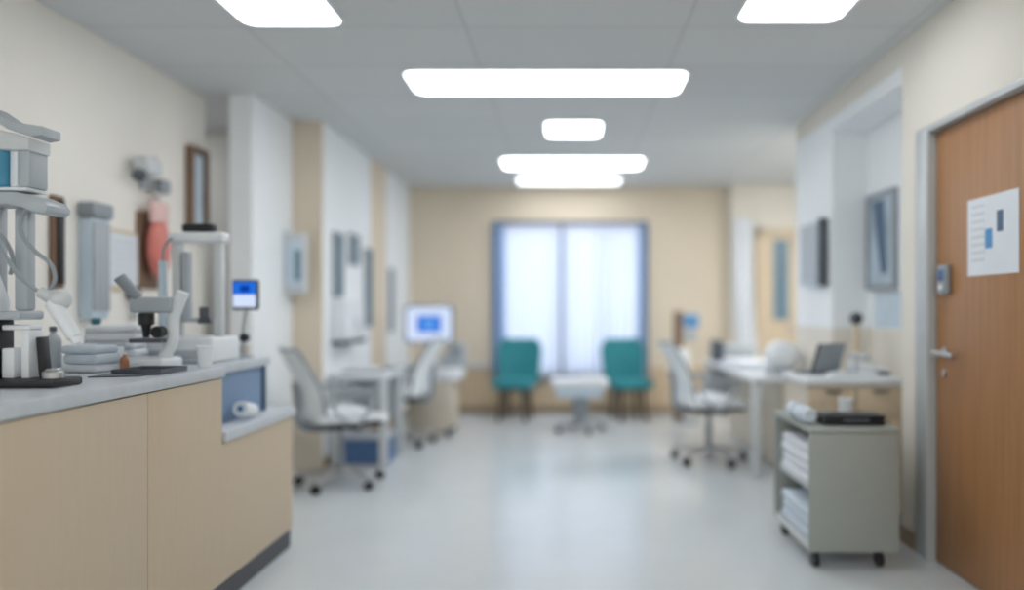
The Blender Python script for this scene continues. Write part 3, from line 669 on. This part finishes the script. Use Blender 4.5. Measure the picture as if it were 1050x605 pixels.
t = thing('monitor_cart', 'tan and white wheeled cart carrying the large blue-screen monitor', 'cart', (-1.33, 7.32, 0))
MB().box(-0.24, 0.2, -0.2, 0.2, 0.085, 0.545, 0.012).build('cabinet', 'cart_tan', t)
dd = MB().box(-0.22, 0.18, -0.212, -0.2005, 0.11, 0.52, 0.004).build('door', 'cart_tan', t)
MB().box(0.13, 0.145, -0.228, -0.2125, 0.3, 0.42, 0.003).build('handle', 'steel', dd)
MB().box(-0.26, 0.27, -0.24, 0.22, 0.546, 0.66, 0.03, 3).build('top', 'white', t)
for sx in (-0.19, 0.15):
    for sy in (-0.15, 0.15):
        MB().cyl((sx, sy - 0.014, 0.034), (sx, sy + 0.014, 0.034), 0.034, bev=0.004).cyl((sx, sy, 0.034), (sx, sy, 0.0845), 0.012).build('castor', 'darkgrey', t)
t = thing('display_monitor', 'large white-framed monitor with a blue square on its screen', 'monitor', (-1.36, 7.19, 0.6605))
MB().lathe([(0, 0), (0.1, 0), (0.1, 0.012), (0.02, 0.025), (0, 0.025)]).build('foot', 'lightgrey', t)
MB().cyl((0, 0.0, 0.02), (0, 0, 0.36), 0.018).build('stem', 'lightgrey', t)
hs = MB().prism(rounded(-0.245, 0.24, 0.255, 0.625, 0.05), -0.06, -0.02, 'y', bev=0.006).build('housing', 'frame_dark', t, label='dark blue outer housing')
MB().prism(rounded(-0.225, 0.22, 0.273, 0.607, 0.04), -0.0635, -0.0605, 'y').build('screen', 'screen_pale', hs, smooth=False)
MB().box(-0.115, 0.115, -0.0655, -0.064, 0.36, 0.52).build('screen_window', 'screen_blue', hs, label='blue window on the screen', smooth=False)
MB().box(-0.06, 0.06, -0.0672, -0.0658, 0.395, 0.485).build('screen_image', 'screen_mid', hs, smooth=False)
t = thing('cart_device', 'grey boxy device with a sloped front on the monitor cart', 'device', (-1.17, 7.43, 0.6605))
MB().prism([(-0.12, 0), (0.12, 0), (0.12, 0.23), (0.0, 0.25), (-0.08, 0.12), (-0.12, 0.1)], -0.12, 0.1, 'y', bev=0.01).build('body', 'lightgrey', t)
MB().box(0.0, 0.09, -0.126, -0.1205, 0.1, 0.2, 0.002).build('front_panel', 'grey', t)

# ------------------------------------------------------------------ waiting chairs and centre table
def waiting_chair(label, loc, rz):
    t = thing('waiting_chair', label, 'chair', loc, rz, 'teal waiting chairs')
    def back(u, v):
        hw = 0.255 * (0.88 + 0.12 * min(1, v / 0.75)) * (1 - 0.32 * (max(0, v - .72) / .28) ** 2.2)
        return (hw * (2 * u - 1), -0.2 - 0.1 * v + 0.06 * (2 * u - 1) ** 2, 0.40 + 0.5 * v)
    MB().shell(back, 14, 10, 0.05).build('backrest', 'teal', t)
    MB().box(-0.225, 0.225, -0.2, 0.24, 0.36, 0.46, 0.04, 3).build('seat', 'teal', t)
    MB().box(-0.17, 0.17, -0.15, 0.17, 0.34, 0.369).build('seat_frame', 'black', t, smooth=False)
    for sx in (-1, 1):
        for sy in (-1, 1):
            MB().cyl((sx * 0.12, sy * 0.12, 0.345), (sx * 0.15, sy * 0.17, 0.0), 0.026, 0.02).build('leg', 'leg_brown', t)
    return t
wc = waiting_chair('teal chair in front of the window nearer the monitor cart', (-0.60, 8.25, 0), math.radians(180 - 8))
copy_thing(wc, (0.68, 8.25, 0), math.radians(180 + 14), 'teal chair in front of the window nearer the right-hand desk')
t = thing('mobile_table', 'white round-cornered table on a castor pedestal in the middle of the room', 'table', (0.12, 7.45, 0))
MB().prism(rounded(-0.3, 0.28, -0.2, 0.2, 0.08), 0.46, 0.54, 'z', bev=0.015).build('tabletop', 'white', t)
MB().prism(rounded(-0.25, 0.22, -0.16, 0.16, 0.05), 0.36, 0.4595, 'z', bev=0.01).build('under_box', 'pale_blue', t, label='pale blue box below the top')
MB().cyl((0, 0, 0.06), (0, 0, 0.3595), 0.06, bev=0.004).cyl((0, 0, 0.2), (0, 0, 0.34), 0.085, bev=0.01).build('pedestal', 'grey', t)
for k in range(4):
    a = math.radians(20 + 90 * k); R = Matrix.Rotation(a, 3, 'Z')
    lg = MB().tube([R @ Vector((0.03, 0, 0.09)), R @ Vector((0.14, 0, 0.085)), R @ Vector((0.24, 0, 0.068))], 0.018).build('base_leg', 'grey', t)
    c = R @ Vector((0.235, 0, 0.028)); sd = R @ Vector((0, 1, 0))
    MB().cyl(c - sd * 0.014, c + sd * 0.014, 0.028, bev=0.004).build('castor', 'black', lg)
t = thing('table_tray', 'small bright white tray on the centre table', 'tray', (0.24, 7.42, 0.5405))
MB().prism(rounded(-0.13, 0.12, -0.12, 0.12, 0.04), 0, 0.012, 'z').build('base', 'white', t)
MB().tube([(p[0], p[1], 0.018) for p in rounded(-0.13, 0.12, -0.12, 0.12, 0.04, 2)], 0.007, 8, 3, True).build('rim', 'white', t)

# ------------------------------------------------------------------ right side: desk, chest, cart
desk('desk', 'long white desk with a grey pedestal along the right side behind the grey office chair', 1.36, 1.79, 5.42, 7.35, 0.745, drawer=(0.02, 0.2))
t = thing('drawer_chest', 'pale-topped chest with tan drawers behind the grey supply cart', 'chest of drawers', (1.68, 4.5, 0))
MB().box(-0.28, 0.28, -0.22, 0.23, 0.05, 0.80).build('carcass', 'cart_tan', t, smooth=False)
MB().box(-0.3, 0.28, -0.25, 0.24, 0.801, 0.85, 0.012).build('top', 'white', t)
MB().box(-0.26, 0.26, -0.19, 0.22, 0, 0.0495).build('plinth', 'kick', t, smooth=False)
for i in range(4):
    for j in range(2):
        x0 = -0.275 + j * 0.278
        dr = MB().box(x0, x0 + 0.268, -0.238, -0.2205, 0.065 + i * 0.183, 0.24 + i * 0.183, 0.003).build('drawer', 'tan_wood', t)
        MB().box(x0 + 0.09, x0 + 0.18, -0.256, -0.2385, 0.215 + i * 0.183, 0.228 + i * 0.183, 0.003).build('handle', 'darkgrey', dr)
# supply cart: side facing the aisle is open
t = thing('supply_cart', 'grey wheeled supply cart with an open side standing by the wooden door', 'cart', (1.37, 3.82, 0))
MB().box(-0.215, 0.215, -0.32, -0.295, 0.085, 0.6545, 0.005).build('end_panel', 'cart_grey', t)
MB().box(-0.215, 0.215, 0.275, 0.30, 0.085, 0.6545, 0.005).build('end_panel', 'cart_grey', t)
MB().box(0.19, 0.215, -0.2945, 0.2745, 0.085, 0.6545).build('side_panel', 'cart_grey', t, smooth=False)
MB().box(-0.215, 0.1895, -0.2945, 0.2745, 0.085, 0.115, 0.004).build('shelf', 'offwhite', t)
MB().box(-0.19, 0.1895, -0.2945, 0.2745, 0.36, 0.38, 0.004).build('shelf', 'offwhite', t)
MB().box(-0.217, 0.217, -0.322, 0.302, 0.655, 0.68, 0.005).build('top', 'cart_grey', t)
for sx in (-0.17, 0.14):
    for sy in (-0.26, 0.24):
        MB().cyl((sx - 0.015, sy, 0.036), (sx + 0.015, sy, 0.036), 0.036, bev=0.005).box(sx - 0.02, sx + 0.02, sy - 0.018, sy + 0.018, 0.06, 0.0845, 0.003).build('castor', 'black', t)
def cart_linen(label, z, n, m):
    s = thing('linen_stack', label, 'linen', (1.34, 3.82, z), 0, 'linen on the supply cart shelves'); zz = 0
    for k in range(n):
        MB().box(-0.17 + .004 * (k % 2), 0.16, -0.24, 0.22 - .01 * (k % 2), zz, zz + 0.05, 0.02, 3).build('linen_fold', m, s); zz += 0.0505
cart_linen('pale blue folded linen on the bottom shelf of the supply cart', 0.1155, 3, 'linen_blue')
cart_linen('white folded linen on the middle shelf of the supply cart', 0.3805, 4, 'linen')
t = thing('black_case', 'flat black case lying on top of the supply cart', 'case', (1.40, 3.64, 0.6805))
MB().box(-0.15, 0.15, -0.07, 0.07, 0, 0.028, 0.01, 3).build('bottom_shell', 'black', t)
MB().box(-0.152, 0.152, -0.072, 0.072, 0.0285, 0.05, 0.01, 3).build('lid', 'black', t)
MB().tube([(-0.05, -0.07, 0.028), (-0.05, -0.09, 0.028), (0.05, -0.09, 0.028), (0.05, -0.07, 0.028)], 0.006).build('handle', 'darkgrey', t)
t = thing('linen_roll', 'white rolled cloth at the aisle edge of the supply cart top', 'cloth roll', (1.19, 3.75, 0.6805))
MB().lathe([(0, -0.14), (0.03, -0.145), (0.04, -0.13), (0.042, 0), (0.04, 0.13), (0.03, 0.145), (0, 0.14)], (0, 0, 0.042), Matrix.Rotation(PI / 2, 3, 'X')).build('roll', 'linen_blue', t)
MB().tube([(0.0435 * math.cos(a), 0.02, 0.042 + 0.0435 * math.sin(a)) for a in [k * PI / 4 for k in range(8)]], 0.003, 8, 3, True).build('band', 'grey', t)
t = thing('cup', 'small white cup behind the black case on the supply cart', 'cup', (1.47, 3.88, 0.6805))
MB().lathe([(0, 0), (0.03, 0), (0.038, 0.095), (0.034, 0.095), (0.027, 0.006), (0, 0.006)]).build('cup_wall', 'white', t)
MB().tube([(0.038 * math.cos(a), 0.038 * math.sin(a), 0.095) for a in [k * PI / 4 for k in range(8)]], 0.003, 8, 3, True).build('rim', 'white', t)
# on the chest
ZC = 0.8505
t = thing('laptop', 'open grey laptop seen from behind with a black-edged lid on the drawer chest', 'laptop', (1.535, 4.52, ZC), math.radians(-62))
MB().box(-0.1, 0.07, -0.1, 0.1, 0, 0.014, 0.004).build('base', 'darkgrey', t)
rl = Matrix.Rotation(math.radians(20), 3, 'Y')
l_ = MB().box(-0.006, 0.006, -0.115, 0.115, -0.09, 0.09, 0.004, rot=rl).build('lid', 'black', t); l_.location = (0.09, 0, 0.105)
MB().box(0.0062, 0.0085, -0.105, 0.105, -0.085, 0.085, rot=rl).build('back_cover', 'grey', l_, label='grey outer cover of the lid', smooth=False)
t = thing('desk_phone', 'white desk phone with a dark base on the drawer chest', 'phone', (1.83, 4.48, ZC), 0.1)
MB().box(-0.1, 0.1, -0.09, 0.09, 0, 0.02, 0.006).build('base', 'darkgrey', t)
MB().prism([(-0.09, 0.0205), (0.09, 0.0205), (0.09, 0.045), (-0.06, 0.085), (-0.09, 0.08)], -0.08, 0.08, 'y', bev=0.008).build('body', 'white', t)
MB().tube([(-0.05, -0.1, 0.105), (-0.05, -0.04, 0.112), (-0.05, 0.04, 0.112), (-0.05, 0.1, 0.105)], 0.017).build('handset', 'lightgrey', t)
t = thing('paper_stack', 'loose white papers on the front of the drawer chest top', 'papers', (1.66, 4.33, ZC))
for k in range(3): MB().box(-0.13 + .012 * k, 0.14 + .006 * k, -0.06, 0.06, k * 0.008, k * 0.008 + 0.0075).build('sheet', 'paper', t, smooth=False)
t = thing('desk_camera', 'small dark round camera on a tan post on the drawer chest', 'camera', (1.84, 4.68, ZC))
MB().lathe([(0, 0), (0.035, 0), (0.03, 0.012), (0, 0.014)]).build('foot', 'tan_wood', t)
MB().cyl((0, 0, 0.012), (0, 0, 0.3), 0.024, 0.02).build('post', 'tan_wood', t)
MB().ball((0.0, 0, 0.34), 0.042).build('head', 'darkgrey', t)
MB().cyl((0, -0.03, 0.34), (0, -0.05, 0.34), 0.022, bev=0.003).build('lens', 'black', t)
# on the long desk
ZD = 0.7455
t = thing('dome_device', 'white dome-shaped device on the near end of the white desk', 'device', (1.645, 5.64, ZD))
MB().lathe([(0, 0), (0.12, 0), (0.13, 0.01), (0.125, 0.035), (0, 0.035)]).build('base', 'lightgrey', t)
MB().ball((0, 0, 0.145), 0.135, 1.05, 1, 0.85).build('dome', 'white', t)
t = thing('printer', 'grey desktop printer with a dark end at the far end of the white desk', 'printer', (1.6, 7.05, ZD))
MB().box(-0.14, 0.16, -0.2, 0.2, 0, 0.15, 0.02, 3).build('body', 'lightgrey', t)
MB().box(-0.21, -0.1405, -0.16, 0.16, 0, 0.2, 0.012).build('feeder', 'darkgrey', t, label='dark feeder end')
MB().box(-0.1, 0.13, -0.24, -0.2005, 0.04, 0.055, 0.003).build('paper_tray', 'grey', t)
t = thing('linen_pile', 'flat pile of white linen across the middle of the white desk', 'linen', (1.55, 6.35, ZD))
for k in range(2): MB().box(-0.16, 0.18 - .02 * k, -0.36, 0.34 - .04 * k, k * 0.0305, k * 0.0305 + 0.03, 0.013, 3).build('linen_fold', 'linen', t)
# kiosk by the back wall
t = thing('kiosk', 'white floor-standing kiosk with a brown back and small blue sign near the back wall', 'kiosk', (1.28, 8.0, 0))
MB().box(-0.12, 0.12, -0.1, 0.1, 0, 0.03, 0.01).build('foot', 'grey', t)
MB().box(-0.13, -0.03, -0.02, 0.06, 0.031, 1.22, 0.01).build('column', 'brown', t)
MB().box(-0.2, 0.03, -0.18, -0.021, 0.45, 0.82, 0.08, 4).build('body', 'white', t)
MB().box(-0.025, 0.14, -0.05, 0.0, 1.04, 1.19, 0.012).build('sign', 'ink_blue', t, label='blue sign')
MB().box(-0.025, 0.12, -0.04, 0.0, 0.9, 1.019, 0.01).build('reader', 'lightgrey', t)

# ------------------------------------------------------------------ pictures in the white recess and on the right wall
t = thing('framed_picture', 'grey framed picture in the white recess beside the wooden door', 'picture', (2.05, 4.76, 1.38))
MB().box(-0.03, -0.001, -0.215, -0.185, 0, 0.63).box(-0.03, -0.001, 0.185, 0.215, 0, 0.63).box(-0.03, -0.001, -0.185, 0.185, 0.6, 0.63).box(-0.03, -0.001, -0.185, 0.185, 0, 0.03).build('frame', 'grey', t, smooth=False)
MB().box(-0.018, -0.001, -0.184, 0.184, 0.031, 0.599).build('print', 'picture', t, smooth=False)
MB().prism([(-0.1, 0.1), (0.0, 0.1), (0.13, 0.58), (-0.05, 0.58)], -0.0195, -0.0182, 'x').build('print_shape', 'ink_dark', t, smooth=False)
t = thing('wall_notice', 'blank pale blue sheet under the framed picture in the white recess', 'notice', (2.05, 4.72, 1.13))
MB().box(-0.004, -0.001, -0.21, 0.17, 0, 0.23).build('sheet', 'pale_blue', t, smooth=False)
MB().box(-0.006, -0.0042, -0.21, 0.17, 0.215, 0.23).build('top_strip', 'lightgrey', t, smooth=False)
t = thing('wall_cabinet', 'slim pale wall cabinet with a dark end between the recess and the alcove', 'wall cabinet', (XR, 5.3, 1.42))
MB().box(-0.06, 0.0, -0.2, 0.2, 0, 0.45, 0.006).build('case', 'pale_blue', t)
MB().box(-0.065, 0.0, -0.235, -0.2005, -0.01, 0.46, 0.004).build('end_panel', 'darkgrey', t, label='dark end panel')
MB().box(-0.066, -0.0605, -0.18, 0.18, 0.02, 0.43).build('door', 'lightgrey', t, smooth=False)

# ------------------------------------------------------------------ daylight, camera
W = bpy.data.worlds.new('World'); bpy.context.scene.world = W; W.use_nodes = True
bg = W.node_tree.nodes['Background']; bg.inputs[0].default_value = rgb((238, 242, 252)); bg.inputs[1].default_value = 0.88
la = bpy.data.lights.new('daylight', 'AREA'); la.shape = 'RECTANGLE'; la.size = 3.0; la.size_y = 2.6; la.energy = 38; la.color = (0.96, 0.965, 1.0)
lo = bpy.data.objects.new('daylight', la); C.objects.link(lo); lo.location = (0, D + 1.2, 1.6); lo.rotation_euler = (math.radians(-90), 0, 0)

cam = bpy.data.cameras.new('camera'); co = bpy.data.objects.new('camera', cam); C.objects.link(co)
co.location = (0, 0, 1.255); co.rotation_euler = (math.radians(90), 0, 0)
cam.sensor_width = 36; cam.lens = 36 * 750 / 1050
cam.shift_x = -58 / 1050; cam.shift_y = 13.5 / 1050
cam.clip_start = 0.05
cam.dof.use_dof = True; cam.dof.focus_distance = 2.5; cam.dof.aperture_fstop = 0.0257 / 0.06
S = bpy.context.scene; S.camera = co
S.view_settings.view_transform = 'Standard'; S.view_settings.look = 'None'; S.view_settings.gamma = 1
S.view_settings.use_curve_mapping = False; S.view_settings.exposure = 0.6
S.cycles.use_denoising = True
S.cycles.max_bounces = 10; S.cycles.diffuse_bounces = 6
